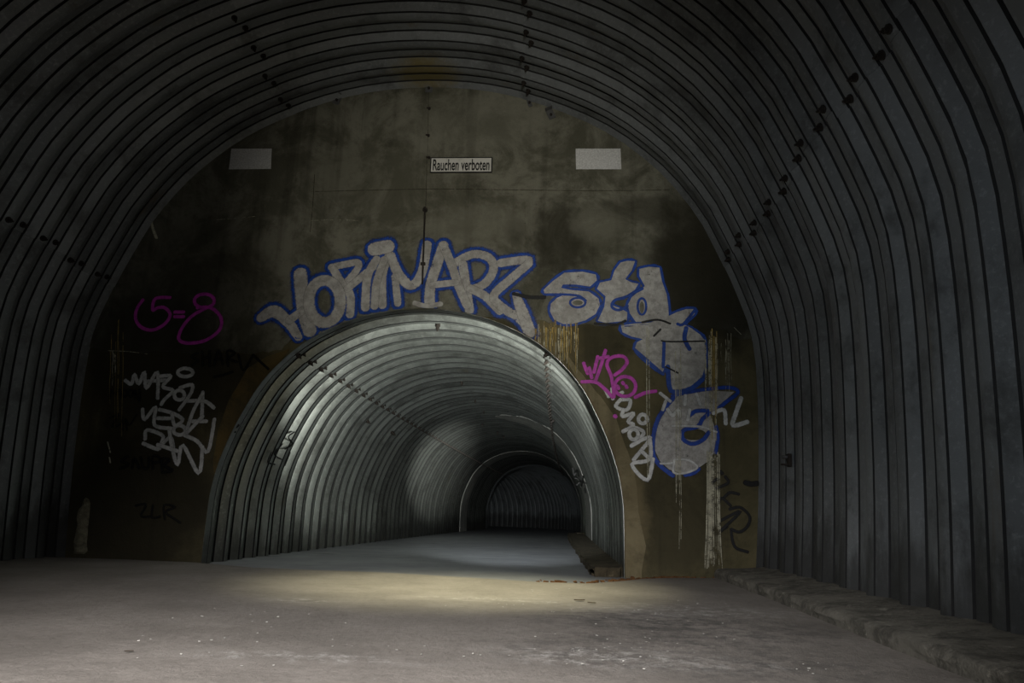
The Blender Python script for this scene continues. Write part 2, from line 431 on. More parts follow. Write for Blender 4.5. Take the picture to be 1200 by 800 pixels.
def paint(name, col, rough=0.6, wear=0.45, soft=0.35, streak=True, spots=None):
    n = NT(name)
    c = n.mix(n.ramp(n.noise(14, 5, 0.75), 0.35, 0.7), col, tuple(k * 0.55 for k in col))
    if spots: c = n.mix(n.math('MULTIPLY', n.ramp(n.noise(3, 6, 0.8), 0.45, 0.65), 0.7), c, spots)
    at = n.n('ShaderNodeAttribute'); at.attribute_name = 'edge'
    e = n.ramp(n.math('ADD', at.outputs['Fac'], n.math('MULTIPLY', n.math('SUBTRACT', n.noise(50, 3, 0.7), 0.5), 0.5)), 0.0, soft)
    a = n.ramp(n.noise(9, 7, 0.8), wear - 0.14, wear + 0.02)
    n.setv(n.b.inputs['Alpha'], n.math('MULTIPLY', e, a))
    return n.fin(c, rough, 0, 0.3)
M_CHROME = paint('faded_silver_paint', (0.42, 0.41, 0.39), 0.5, 0.41, 0.25, spots=(0.22, 0.21, 0.19))
M_BLUE = paint('blue_spray_paint', (0.010, 0.055, 0.30), 0.5, 0.38, 0.3)
M_BLUE2 = paint('bright_blue_spray_paint', (0.008, 0.05, 0.32), 0.5, 0.36, 0.45)
M_MAG = paint('magenta_spray_paint', (0.50, 0.045, 0.42), 0.5, 0.36, 0.35)
M_WHITE = paint('white_spray_paint', (0.55, 0.56, 0.55), 0.5, 0.34, 0.45)
M_BLACK = paint('black_spray_paint', (0.006, 0.006, 0.006), 0.5, 0.36, 0.5)
M_LIME = paint('lime_streak', (0.50, 0.48, 0.36), 0.7, 0.51, 0.9)
M_OCHRE = paint('ochre_streak', (0.42, 0.30, 0.09), 0.7, 0.44, 0.9)

class Crop:                                  # coordinates read off an enlarged view of the wall
    def __init__(s, x, y, k): s.x, s.y, s.k = x, y, k
    def __call__(s, p): return wxz(s.x + p[0] * s.k, s.y + p[1] * s.k)
PXM = CAM_D / F_PX / 0.97
def outside_arch(p):
    if abs(p[0] - IN_C) > 2.45 or p[1] > 3.0: return p
    q = np.array([p[0], p[1]]); i = int(np.argmin(((INN - q) ** 2).sum(1)))
    if (q - INN[i]) @ INN_N[i] < 0.014: r_ = INN[i] + INN_N[i] * 0.014; return Vector((r_[0], r_[1]))
    return p
def paint_obj(name, mat, items, layer, parent=None, surf=None):
    """items: list of (verts2d, faces, edge)"""
    V = []; Fc = []; E = []
    for idx, (vs, fs, ed) in enumerate(items):
        n = len(V)
        for pi_, p in enumerate(vs):
            y = wall_y(p[0], p[1]) - layer * 0.0011 - (idx % 7) * 0.00012 - (pi_ // 5) * 0.000006
            if surf is None: p = outside_arch(p)
            V.append((p[0], y, p[1]) if surf is None else surf(p[0], p[1], layer * 0.002))
        Fc += [tuple(i + n for i in f) for f in fs]; E += list(ed)
    me = mesh(V, Fc, name)
    a = me.attributes.new('edge', 'FLOAT', 'POINT'); a.data.foreach_set('value', [float(e) for e in E])
    return link(name, me, mat, parent)
def S(crop, pts, w, wp=None, n=5, caps=True):
    return ribbon([crop(p) for p in pts], (w + 3.5 if w < 30 else w + 2) * crop.k * PXM, 0, wp, n, caps=caps)
def ell(c, rx, ry, k=16, a0=0, a1=360):
    return [(c[0] + rx * math.cos(math.radians(a0 + (a1 - a0) * i / k)), c[1] + ry * math.sin(math.radians(a0 + (a1 - a0) * i / k))) for i in range(k + 1)]
def smooth_loop(L, n=4):
    out = []; k = len(L)
    for i in range(k):
        p0, p1, p2, p3 = (Vector(L[(i + j) % k]) for j in (-1, 0, 1, 2))
        for q in range(n):
            t = q / n; out.append(tuple(0.5 * (2 * p1 + (p2 - p0) * t * 0.6 + (2 * p0 - 5 * p1 + 4 * p2 - p3) * t * t * 0 + 2 * (p2 - p1) * t * 0.4)) if False else tuple(p1.lerp(p2, t)))
    return out
def POLY(crop, pts, holes=()):
    loops = [[crop(p) for p in smooth_loop(l, 3)] for l in (pts,) + tuple(holes)]
    al = [p for l in loops for p in l]
    tr = tessellate_polygon([[Vector((x, z, 0)) for x, z in l] for l in loops])
    # refine so the paint can follow the step of the render
    bm = bmesh.new(); bv = [bm.verts.new((x, 0, z)) for x, z in al]
    for t in tr:
        try: bm.faces.new([bv[i] for i in t])
        except ValueError: pass
    for _ in range(2): bmesh.ops.subdivide_edges(bm, edges=[e for e in bm.edges if e.calc_length() > 0.12], cuts=1)
    bmesh.ops.triangulate(bm, faces=bm.faces)
    bm.verts.ensure_lookup_table(); bm.verts.index_update()
    vs = [Vector((v.co.x, v.co.z)) for v in bm.verts]; fs = [tuple(v.index for v in f.verts) for f in bm.faces]
    ed = [1.0] * len(vs); bm.free()
    return vs, fs, ed
def fr(px, py): return wxz(px, py)
A_ = Crop(290, 260, 0.3); B_ = Crop(610, 280, 0.25); C_ = Crop(660, 400, 0.2); D_ = Crop(110, 320, 0.2); E_ = Crop(100, 420, 0.2); F_ = Crop(660, 500, 0.25)

def piece(name, label, loc_px, letters, crop, outline=26, ol_mat=None, fill=None, extra=()):
    root = empty(name, label=label, cat='graffiti')
    for L in letters:
        outl = []
        for kind, pts, wd, *rest in L:
            if kind == 's': outl.append(S(crop, pts, wd + outline, rest[0] if rest else None))
            else: outl.append(S(crop, list(pts) + [pts[0]], outline * 1.25, n=2))
        paint_obj('outline', ol_mat or M_BLUE, outl, 1, root)
    for i, L in enumerate(letters):
        it = []
        for kind, pts, wd, *rest in L:
            if kind == 's': it.append(S(crop, pts, wd, rest[0] if rest else None))
            elif kind == 'p': it.append(POLY(crop, pts, wd if wd else ()))
        paint_obj('letter', fill or M_CHROME, it, 2 + (i % 2), root)
    for mt, it, ly, nm in extra:
        for t_ in it: paint_obj(nm, mt, [t_], ly, root)
    return root
mk = lambda *a: tuple(a)
horim = [
    [('s', [(55, 375), (105, 350), (160, 392), (200, 450)], 52, [0.8, 1.1, 0.9, 0.7]), ('s', [(208, 205), (214, 280), (222, 350), (245, 425)], 60), ('s', [(165, 385), (235, 335)], 36)],
    [('s', ell((303, 312), 62, 82, 18), 50)],
    [('s', [(330, 178), (380, 168), (432, 160), (428, 190), (388, 238)], 32), ('s', [(338, 188), (372, 245), (404, 290), (402, 362)], 36), ('s', [(392, 262), (440, 222), (492, 178)], 34)],
    [('s', [(498, 108), (548, 98)], 64), ('s', [(505, 150), (470, 215), (462, 335)], 38), ('s', [(535, 150), (505, 240), (498, 330)], 34)],
    [('s', [(552, 135), (528, 210), (528, 325)], 38), ('s', [(560, 135), (592, 205), (640, 250), (682, 200), (702, 92)], 42), ('s', [(578, 215), (588, 318)], 32)],
    [('s', [(766, 95), (742, 165), (716, 250), (712, 325)], 46), ('s', [(766, 95), (798, 170), (825, 250), (858, 325)], 38), ('s', [(722, 248), (815, 238)], 28)],
    [('s', [(812, 162), (880, 128), (942, 140), (962, 185), (930, 240), (872, 268)], 38), ('s', [(842, 168), (852, 235), (868, 345)], 40), ('s', [(872, 262), (930, 292), (985, 348)], 38)],
    [('s', [(990, 162), (1102, 152), (1040, 215), (962, 290), (1010, 345), (1060, 375), (1108, 435)], 38), ('s', [(1050, 290), (1072, 350), (1102, 430)], 50, [0.7, 1, 1.1])],
]
piece('graffiti', 'large silver block letters with blue outline curving over the passage arch', None, horim, A_, 34,
      extra=[(M_BLACK, [S(A_, [(1040, 282), (1100, 295), (1160, 296)], 16)], 4, 'paint_stroke'), (M_CHROME, [S(A_, [(655, 318), (700, 330), (755, 322)], 20)], 4, 'paint_stroke')])
s_l = [(108, 240), (150, 200), (205, 160), (290, 155), (352, 168), (358, 195), (325, 225), (260, 215), (200, 215), (190, 230), (230, 240), (320, 248), (365, 280), (372, 310), (352, 352), (305, 382), (250, 398), (200, 400), (158, 380), (138, 340), (142, 305), (170, 278), (205, 262), (112, 256)]
t_l = [(468, 112), (500, 104), (536, 106), (520, 150), (490, 190), (520, 205), (552, 212), (535, 240), (480, 275), (440, 282), (430, 312), (470, 328), (500, 345), (498, 384), (400, 395), (362, 385), (392, 320), (398, 270), (358, 235), (372, 206), (425, 195), (440, 150)]
d_l = [(556, 142), (600, 132), (650, 136), (662, 200), (684, 260), (692, 320), (694, 372), (650, 386), (540, 390), (512, 350), (502, 310), (520, 275), (562, 240), (582, 222), (556, 175)]
ar_l = [(690, 364), (730, 345), (775, 330), (815, 330), (815, 352), (765, 402), (800, 420), (840, 448), (862, 475), (864, 600), (845, 660), (800, 690), (770, 706), (712, 706), (695, 640), (676, 598), (664, 628), (600, 580), (560, 545), (536, 512), (545, 485), (572, 470), (520, 458), (478, 438), (470, 408), (530, 398), (610, 392)]
d_hole = ell((568, 322), 11, 28, 10)[:-1]
std = [[('p', s_l, (ell((268, 300), 24, 12, 10)[:-1],))], [('p', t_l, None)], [('p', d_l, (d_hole,))], [('p', ar_l, None)]]
piece('graffiti', 'silver bubble letters outlined in blue, right of the arch crown, ending in a downward arrow', None, std, B_, 19, extra=[
    (M_BLUE, [S(B_, ell((268, 300), 36, 22, 12, 0, 360), 9), S(B_, ell((568, 318), 20, 38, 12), 9), S(B_, [(570, 235), (500, 270), (440, 290), (428, 320), (460, 335), (500, 315)], 12),
              S(B_, [(115, 262), (200, 262), (270, 268), (305, 290)], 10), S(B_, [(200, 222), (260, 222), (325, 230)], 9), S(B_, [(775, 420), (768, 470), (790, 515)], 20),
              S(B_, [(672, 485), (668, 600)], 14), S(B_, [(530, 515), (600, 575), (668, 635)], 12), S(B_, [(815, 335), (762, 400), (735, 400)], 12), S(B_, [(690, 600), (705, 712), (790, 705), (850, 660)], 22)], 4.5, 'outline'),
    (M_BLACK, [S(B_, [(350, 398), (400, 400), (450, 402), (490, 385)], 12), S(B_, [(570, 392), (640, 380), (700, 398)], 9), S(B_, [(660, 478), (700, 482), (860, 480)], 6), S(B_, [(625, 455), (655, 425)], 9), S(B_, [(680, 600), (740, 630)], 6)], 5, 'flaked_patch')])
sk = [(572, 420), (605, 380), (650, 325), (735, 298), (860, 288), (1000, 296), (960, 335), (895, 395), (860, 430), (885, 500), (892, 570), (885, 650), (850, 700), (790, 742), (700, 772), (620, 750), (565, 700), (538, 640), (535, 560)]
root = empty('graffiti', label='round silver and blue face shape with a blue figure five, low right of the arch', cat='graffiti')
paint_obj('fill', M_CHROME, [POLY(C_, sk, (ell((765, 545), 72, 34, 14)[:-1],))], 2, root)
for st_ in ([S(C_, [(655, 318), (600, 385), (555, 455), (528, 550), (525, 650), (560, 720), (640, 785)], 30), S(C_, [(715, 780), (760, 770), (790, 748)], 30), S(C_, [(640, 320), (720, 300), (860, 278), (980, 272), (1022, 300), (960, 350), (900, 398)], 24),
          S(C_, [(742, 432), (780, 408), (855, 412), (815, 455), (785, 500), (705, 520), (700, 570), (752, 600), (815, 578), (850, 535)], 26), S(C_, [(895, 500), (905, 560), (892, 650)], 22)]): paint_obj('outline', M_BLUE2, [st_], 3.5, root)
for st_ in ([S(C_, [(568, 305), (625, 350)], 20), S(C_, [(600, 350), (582, 400)], 20), S(C_, [(612, 400), (640, 435), (672, 400), (680, 440)], 24), S(C_, [(715, 320), (712, 370)], 22), S(C_, [(740, 400), (728, 460)], 20),
          S(C_, [(1040, 335), (1010, 420), (992, 492), (1075, 472)], 30), S(C_, [(880, 420), (940, 402), (950, 480)], 26), S(C_, [(780, 310), (800, 370)], 20), S(C_, [(640, 495), (800, 500), (895, 530)], 13),
          S(C_, [(570, 715), (640, 712), (655, 692), (730, 695), (785, 738), (705, 772), (645, 765), (650, 700)], 12)]): paint_obj('highlight', M_WHITE, [st_], 5, root)
def tagobj(label, mat, strokes, crop, w, layer=5):
    o = paint_obj('graffiti', mat, [S(crop, st if not isinstance(st, tuple) else st[0], w if not isinstance(st, tuple) else st[1]) for st in strokes], layer)
    return tag(o, label=label, cat='graffiti')
tagobj('magenta painted sum of a five equal to an eight on the dark left wall', M_MAG, [
    [(292, 160), (258, 210), (250, 270), (285, 320), (350, 335), (420, 300), (452, 245), (420, 205), (380, 205), (350, 218), (366, 152), (450, 145)], [(480, 230), (530, 230)], [(480, 257), (530, 257)],
    ell((652, 165), 58, 40, 16), [(612, 205), (690, 205), (748, 262), (740, 335), (660, 395), (560, 412), (505, 392), (515, 335), (570, 262), (640, 218), (700, 190)]], D_, 22)
tagobj('magenta tag with a small round smiling face, right of the passage arch', M_MAG, [
    [(120, 130), (145, 192), (150, 152), (166, 212)], [(247, 55), (218, 150), (186, 240)], [(202, 92), (180, 180)], [(215, 100), (262, 90)],
    [(110, 238), (190, 240), (250, 285), (296, 328), (282, 210), (255, 135), (285, 95), (345, 88), (374, 120), (345, 165), (302, 198)], ell((362, 265), 62, 58, 16), ([(318, 265), (322, 275)], 24), ([(348, 243), (352, 248)], 22), ([(368, 264), (371, 270)], 22),
    [(422, 328), (480, 302), (540, 292)], ([(303, 438), (306, 441)], 24)], C_, 21, 6)
tagobj('white vertical tag running down beside the magenta face tag', M_WHITE, [
    [(248, 285), (265, 322)], [(285, 280), (290, 335)], [(330, 310), (345, 300)], [(335, 342), (392, 345), (372, 402), (308, 382), (335, 342)], [(352, 402), (346, 440), (412, 422), (380, 470), (412, 490), (350, 528)], ell((465, 455), 25, 26, 12), ell((412, 545), 26, 30, 12),
    [(405, 500), (470, 530), (440, 580), (400, 610)], [(400, 612), (470, 572), (508, 572), (412, 692)], [(455, 640), (508, 690)], [(508, 575), (505, 690), (402, 720), (492, 812), (525, 690)]], C_, 24, 5)
tagobj('white three line tag on the dark wall left of the arch', M_WHITE, [
    [(240, 130), (275, 150), (292, 95), (318, 150), (350, 80), (362, 175), (426, 80), (428, 232)], [(365, 135), (470, 128)], [(442, 105), (505, 105), (458, 165), (518, 188), (468, 240), (450, 268)], ell((590, 83), 44, 24, 14),
    ell((555, 215), 30, 28, 12), [(560, 172), (628, 155), (622, 205), (555, 300)], [(600, 412), (640, 300), (692, 205)], [(692, 200), (685, 370)], [(600, 250), (700, 250), (756, 288)], [(630, 368), (712, 368)], [(690, 340), (600, 435)],
    [(340, 300), (352, 358), (416, 285), (410, 390), (505, 410)], [(440, 300), (512, 320), (575, 358), (528, 392), (512, 325)], [(430, 350), (500, 352)], ell((555, 420), 34, 28, 12), [(588, 450), (660, 485), (722, 545), (760, 358)],
    [(355, 470), (366, 420), (455, 450), (452, 490), (430, 530), (345, 498)], [(430, 530), (500, 462), (520, 520)], [(495, 410), (510, 510), (545, 622), (575, 508), (668, 672), (690, 520)], [(430, 505), (542, 542)]], E_, 25, 5)
tagobj('black scrawled tag with underline between the magenta eight and the arch', M_BLACK, [
    [(612, 470), (575, 490), (615, 512), (580, 540)], [(640, 460), (642, 542)], [(642, 502), (682, 492)], [(682, 460), (682, 545)], [(708, 542), (735, 455), (758, 532)], [(718, 508), (752, 502)], [(790, 545), (786, 460), (830, 470), (792, 500), (842, 522)], [(850, 480), (880, 570), (935, 482)], [(935, 482), (1025, 562)], [(710, 610), (760, 598), (815, 580)]], D_, 15)
tagobj('small black scrawl high at the far left of the wall', M_BLACK, [
    [(150, 235), (155, 185), (180, 215), (205, 180), (212, 230)], ell((235, 205), 15, 20, 10), ell((270, 205), 14, 20, 10), [(295, 235), (295, 185), (322, 255), (322, 180)]], E_, 10)
tagobj('second black scrawl at the far left under the first', M_BLACK, [[(150, 350), (200, 330), (160, 400), (230, 380)], [(220, 340), (225, 420)], [(250, 420), (240, 350), (262, 390), (305, 330)]], E_, 10)
tagobj('thick black lettering under the white three line tag', M_BLACK, [
    [(250, 575), (215, 600), (260, 620), (210, 645)], [(280, 640), (290, 585), (320, 640)], [(330, 580), (345, 640), (375, 635), (375, 580)], [(400, 645), (400, 575), (440, 580), (440, 605), (402, 610)], [(455, 665), (455, 590), (500, 595), (465, 625), (515, 655), (460, 668)]], E_, 17)
tagobj('faint black lettering low on the left wall above the ground', M_BLACK, [[(300, 860), (360, 855), (330, 920), (385, 925)], [(400, 860), (395, 930), (440, 925)], [(470, 940), (465, 860), (530, 870), (475, 900), (560, 960)]], E_, 12)
tagobj('black tag with a large letter at the right end of the wall', M_BLACK, [
    [(725, 240), (690, 270), (715, 290)], ([(738, 213), (742, 217)], 20), [(760, 235), (772, 262), (725, 285)], [(752, 332), (780, 308), (820, 315)], [(725, 350), (745, 335), (782, 368)],
    [(735, 440), (830, 395), (735, 488)], [(780, 385), (830, 378), (872, 420), (862, 465), (825, 492), (788, 480)], [(785, 482), (802, 560), (862, 585)], [(735, 488), (765, 468)]], F_, 13)
tagobj('black blot at the right edge of the wall beside the steel lining', M_BLACK, [([(855, 262), (880, 268), (905, 265)], 28)], F_, 20)

# blank reflective panels and the sign
def panel(px, label, col):
    P = [wxz(*p) for p in px]
    o = extrude_poly('blank_panel', [P], -0.020, -0.0135, M_PANEL)
    return tag(o, label=label, cat='panel', group='blank pale panels high on the wall')
n = NT('pale_panel_paint'); M_PANEL = n.fin(n.mix(n.ramp(n.noise(60, 3, 0.6), 0.3, 0.7), (0.58, 0.58, 0.57), (0.40, 0.40, 0.39)), 0.7)
panel([(269, 199), (318, 198.5), (319, 175), (272, 175)], 'blank pale rectangular panel high on the wall, left of the sign', None)
panel([(675, 199), (728, 199), (727, 175), (674.5, 175)], 'blank pale rectangular panel high on the wall, right of the sign', None)
n = NT('white_enamel'); M_ENAM = n.fin(n.mix(n.math('MULTIPLY', n.ramp(n.noise(9, 6, 0.7), 0.5, 0.75), 0.6), (0.52, 0.51, 0.47), (0.25, 0.24, 0.2)), 0.4, 0, 0.5)
n = NT('black_enamel'); M_INK = n.fin((0.012, 0.012, 0.012), 0.5)
sx0, sz0 = wxz(504.0, 203.5); sx1, sz1 = wxz(577.5, 185.2)
sign = empty('sign', ((sx0 + sx1) / 2, -0.014, (sz0 + sz1) / 2), label='small white sign with black border and lettering forbidding smoking', cat='sign')
sw, sh = sx1 - sx0, sz1 - sz0
b = MB(); b.box((0, -0.006, 0), (sw, 0.012, sh)); b.build('border', M_INK, sign)
b = MB(); b.box((0, -0.0135, 0), (sw - 0.028, 0.003, sh - 0.028)); b.build('face', M_ENAM, sign)
fc = bpy.data.curves.new('lettering', 'FONT'); fc.body = 'Rauchen verboten'; fc.align_x = 'CENTER'; fc.align_y = 'CENTER'; fc.size = 0.17; fc.offset = 0.0032; fc.extrude = 0.001
tmp = bpy.data.objects.new('tmp', fc); COL.objects.link(tmp); bpy.context.view_layer.update()
me = bpy.data.meshes.new_from_object(tmp.evaluated_get(bpy.context.evaluated_depsgraph_get())); COL.objects.unlink(tmp); bpy.data.objects.remove(tmp)
xs = [v.co.x for v in me.vertices]; ys = [v.co.y for v in me.vertices]; kx = (sw - 0.07) / (max(xs) - min(xs)); ky = (sh - 0.055) / (max(ys) - min(ys)); cx_ = (max(xs) + min(xs)) / 2; cy_ = (max(ys) + min(ys)) / 2
for v in me.vertices: v.co = ((v.co.x - cx_) * kx, -0.016 - v.co.z, (v.co.y - cy_) * ky)
me.materials.clear(); link('lettering', me, M_INK, sign)

# thin rod, brackets, hooks
def rod():
    x0, z0 = wxz(498.5, 247); x1, z1 = wxz(495.5, 334)
    r = empty('conduit', (x1, -0.02, z1), label='thin black vertical rod fixed to the wall above the crown of the arch', cat='rod')
    dx, dz = x0 - x1, z0 - z1
    b = MB(); b.cyl((0, -0.012, 0), (dx, -0.012, dz), 0.011, 8); b.build('rod', M_BOLT, r)
    b = MB(); b.cyl((dx, -0.02, dz), (dx, 0.006, dz), 0.032, 8); b.cyl((dx, -0.03, dz - 0.01), (dx, -0.03, dz + 0.03), 0.012, 6); b.build('wall_clip', M_BOLT, r)
    b = MB(); b.box((dx * 0.27, -0.012, dz * 0.27), (0.055, 0.035, 0.03)); b.build('wall_clip', M_BOLT, r)
rod()
M_LINE = plain('dark_joint', (0.02, 0.018, 0.012), 0.9)
for nm, px in (('hook_bolt', (503, 186)), ('hook_bolt', (502.5, 160)), ('hook_bolt', (503.5, 128.5))):
    x, z = wxz(*px); b = MB(); b.cyl((0, 0.004, 0), (0, -0.03, 0), 0.015, 8); b.cyl((-0.03, -0.028, 0.002), (0.02, -0.028, 0), 0.010, 6)
    o = b.build(nm, M_BOLT); o.location = (x, -0.014, z)
    tag(o, label='small dark anchor bolt in the wall ' + {186: 'touching the left edge of the sign', 160: 'a little above the sign', 128.5: 'near the crown of the vault, highest of three'}[px[1]], cat='bolt')
for px, lab, rot in (((503, 103), 'square steel bracket plate at the crown of the vault above the sign', 0), ((396, 117), 'steel bracket plate at the vault edge, second to the left of the crown', 0.35), ((362, 122), 'steel bracket plate at the vault edge, furthest left of the crown', 0.4), ((645, 134), 'looped steel bracket at the vault edge right of the sign', -0.4), ((620, 120), 'narrow steel bracket at the vault edge between crown and looped bracket', -0.3)):
    x, z = wxz(*px); r = empty('bracket', (x, -0.014, z), label=lab, cat='bracket'); r.rotation_euler = (0, rot, 0)
    wd = 0.05 if 'narrow' in lab else 0.09
    b = MB(); b.box((0, -0.004, -0.01), (wd, 0.008, 0.13)); b.box((0, -0.04, 0.055), (wd, 0.08, 0.008)); b.build('plate', M_BRACKET, r)
    b = MB(); b.cyl((0, -0.006, -0.02), (0, -0.026, -0.02), 0.018, 6); b.build('bolt', M_BOLT, r)
# pour joints and cracks of the wall
jt = []
for L in ([(370, 225), (450, 223), (520, 222), (600, 223), (700, 224), (790, 223)],):
    jt.append(ribbon([wxz(*p) for p in L], 0.012, 0))
jt.append(ribbon([wxz(*p) for p in ((500.5, 186), (500, 215), (499, 247))], 0.010, 0)); jt.append(ribbon([wxz(*p) for p in ((502.5, 108), (502, 140), (501, 186))], 0.007, 0))
jt.append(ribbon([wxz(*p) for p in ((495, 334), (494, 350), (493, 359))], 0.014, 0)); jt.append(ribbon([wxz(*p) for p in ((369, 205), (367, 240), (364, 272))], 0.012, 0))
paint_obj('joint_line', paint('dark_joint_stain', (0.045, 0.036, 0.018), 0.9, 0.50, 0.9), jt, 0.4, wall)
lc = [ribbon([wxz(*p) for p in L], wd, 0) for L, wd in (([(255, 258), (280, 256), (300, 254)], 0.010), ([(362, 259), (395, 258), (420, 259)], 0.008), ([(124, 411), (150, 412), (174, 415)], 0.013), ([(860, 384), (868, 392)], 0.01), ([(188, 248), (179, 258), (180, 268), (184, 279)], 0.07), ([(127, 518), (130, 530)], 0.03), ([(129, 536), (130, 542)], 0.03))]
paint_obj('lime_crust', M_LIME, lc, 1.2, wall)
# lime streaks
def streaks(mat, x0, x1, ytop, ybot, n, w0, w1, seed, fan=0.0, layer=7, jt=10):
    rg = random.Random(seed); it = []
    for k in range(n):
        x = rg.uniform(x0, x1); t = ytop + rg.uniform(-2, jt * 0.4); bt = ybot - rg.uniform(0, jt)
        L = [(x, t)]; m_ = 5
        for q in range(1, m_ + 1):
            L.append((x + rg.uniform(-0.5, 0.5) + fan * (x - (x0 + x1) / 2) * (q / m_) ** 3 - 0.012 * (bt - t) * q / m_ * (1 if x < 600 else -0.2), t + (bt - t) * q / m_))
        it.append(ribbon([wxz(*p) for p in L], rg.uniform(w0, w1), 0, [1, 0.8, 0.9, 0.6, 0.5], n=3))
    return paint_obj('lime_streaks', mat, it, layer, wall)
streaks(M_OCHRE, 627, 652, 378, 425, 16, 0.010, 0.035, 1, jt=30)
streaks(M_LIME, 630, 678, 378, 440, 22, 0.008, 0.022, 2, jt=38)
streaks(M_OCHRE, 650, 678, 380, 440, 10, 0.012, 0.03, 3, jt=30)
streaks(M_LIME, 757, 761, 384, 575, 3, 0.008, 0.020, 4, jt=60)
streaks(M_LIME, 791, 798, 400, 655, 6, 0.009, 0.020, 5, jt=110)
streaks(M_LIME, 826, 842, 388, 560, 12, 0.010, 0.026, 6, jt=90)
streaks(M_OCHRE, 828, 842, 386, 520, 6, 0.01, 0.02, 7, jt=60)
streaks(M_LIME, 827, 843, 530, 668, 26, 0.008, 0.020, 8, fan=0.5, jt=20)
streaks(M_LIME, 843, 858, 392, 470, 6, 0.005, 0.012, 9, jt=50)
streaks(M_LIME, 133, 138, 413, 455, 4, 0.008, 0.018, 10, jt=25)
streaks(M_OCHRE, 120, 146, 372, 520, 8, 0.006, 0.012, 11, jt=120)
# lime deposit standing at the left foot of the wall
def crust(name, label, pts, depth, mat, y=-0.0, cat='deposit'):
    P = [wxz(*p) for p in pts]; bm = bmesh.new()
    tr = tessellate_polygon([[Vector((x, z, 0)) for x, z in P]])
    bv = [bm.verts.new((x, 0, z)) for x, z in P]
    for t in tr: bm.faces.new([bv[i] for i in t])
    for _ in range(3): bmesh.ops.subdivide_edges(bm, edges=[e for e in bm.edges if e.calc_length() > 0.05], cuts=1); bmesh.ops.triangulate(bm, faces=bm.faces)
    bd = {v for e in bm.edges if e.is_boundary for v in e.verts}
    for v in bm.verts:
        v.co.y = y + 0.003 if v in bd else y - depth * (0.5 + 0.8 * noise.noise(Vector((v.co.x * 9, 3, v.co.z * 5))))
    me = bpy.data.meshes.new(name); bm.to_mesh(me); bm.free()
    for p in me.polygons: p.use_smooth = True
    return tag(link(name, me, mat), label=label, cat=cat)
M_DEP = plain('pale_lime_crust', (0.20, 0.19, 0.13), 0.9, 0, 0.9, 14, 0.02)
crust('lime_deposit', 'pale lime crust climbing the left foot of the wall', [(86, 649), (88, 625), (93, 600), (98, 585), (103, 580), (106, 590), (104, 615), (102, 635), (103, 649)], 0.10, M_DEP)

# ------------------------------------------------------------------ grounds and kerbs
def ground_mat():
    n = NT('dusty_concrete_floor')
    c = n.mix(n.ramp(n.noise(1.3, 7, 0.7), 0.35, 0.65), (0.20, 0.185, 0.165), (0.27, 0.25, 0.225))
    c = n.mix(n.math('MULTIPLY', n.ramp(n.noise(22, 5, 0.8), 0.45, 0.7), 0.5), c, (0.13, 0.12, 0.105))
    for (px, py, rx, ry, amt) in ((760, 760, 0.75, 0.5, 0.5), (850, 735, 0.6, 0.5, 0.55), (730, 725, 0.5, 0.35, 0.6), (930, 790, 0.4, 0.3, 0.4)):
        gx, gy = gxy(px, py)
        f = n.math('MULTIPLY', n.blob((gx, gy), (rx, ry), 'xy', 1.6, 0.5), n.ramp(n.noise(7, 6, 0.8), 0.42, 0.6))
        c = n.mix(n.math('MULTIPLY', f, amt), c, (0.055, 0.055, 0.055))
    for (px, py, rx, ry) in ((745, 775, 0.55, 0.16), (800, 715, 0.8, 0.3), (575, 702, 0.5, 0.12), (350, 703, 0.25, 0.12), (700, 765, 0.4, 0.16), (360, 770, 0.5, 0.1)):
        gx, gy = gxy(px, py)
        f = n.math('MULTIPLY', n.blob((gx, gy), (rx, ry), 'xy', 1.6, 0.6), n.ramp(n.noise(11, 6, 0.85), 0.46, 0.66))
        c = n.mix(n.math('MULTIPLY', f, 0.75), c, (0.50, 0.49, 0.46))
    c = n.mix(n.ramp(n.noise(30, 2, 0.5), 0.76, 0.80), c, (0.48, 0.48, 0.45))
    gx, gy = gxy(520, 666)
    n.bump(n.math('ADD', n.noise(3, 8, 0.8), n.math('MULTIPLY', n.noise(60, 4, 0.8), 0.2)), 0.025, 0.9)
    return n.fin(c, 0.75, 0, 0.3)
M_FLOOR = ground_mat()
n = NT('smooth_grey_passage_floor')
c = n.mix(n.ramp(n.noise(1.2, 6, 0.7), 0.4, 0.62), (0.23, 0.24, 0.26), (0.28, 0.295, 0.315))
c = n.mix(n.math('MULTIPLY', n.ramp(n.noise(2.2, 4, 0.6, stretch=(0.5, 2.2, 1)), 0.62, 0.68), 0.8), c, (0.05, 0.05, 0.05))
n.bump(n.noise(25, 5, 0.8), 0.006, 0.8); M_FLOOR2 = n.fin(c, 0.6, 0, 0.4)
edge = [(-5.75, 0.02), (-4.6, -0.02), (-3.9, -0.10), (-3.03, -0.50), (-2.4, -0.56), (-1.73, -0.60), (-1.2, -0.72), (-0.73, -0.86), (-0.4, -0.98), (-0.07, -1.06), (0.32, -1.03), (0.62, -0.72), (0.9, -0.35), (1.25, -0.08), (1.70, 0.02)]
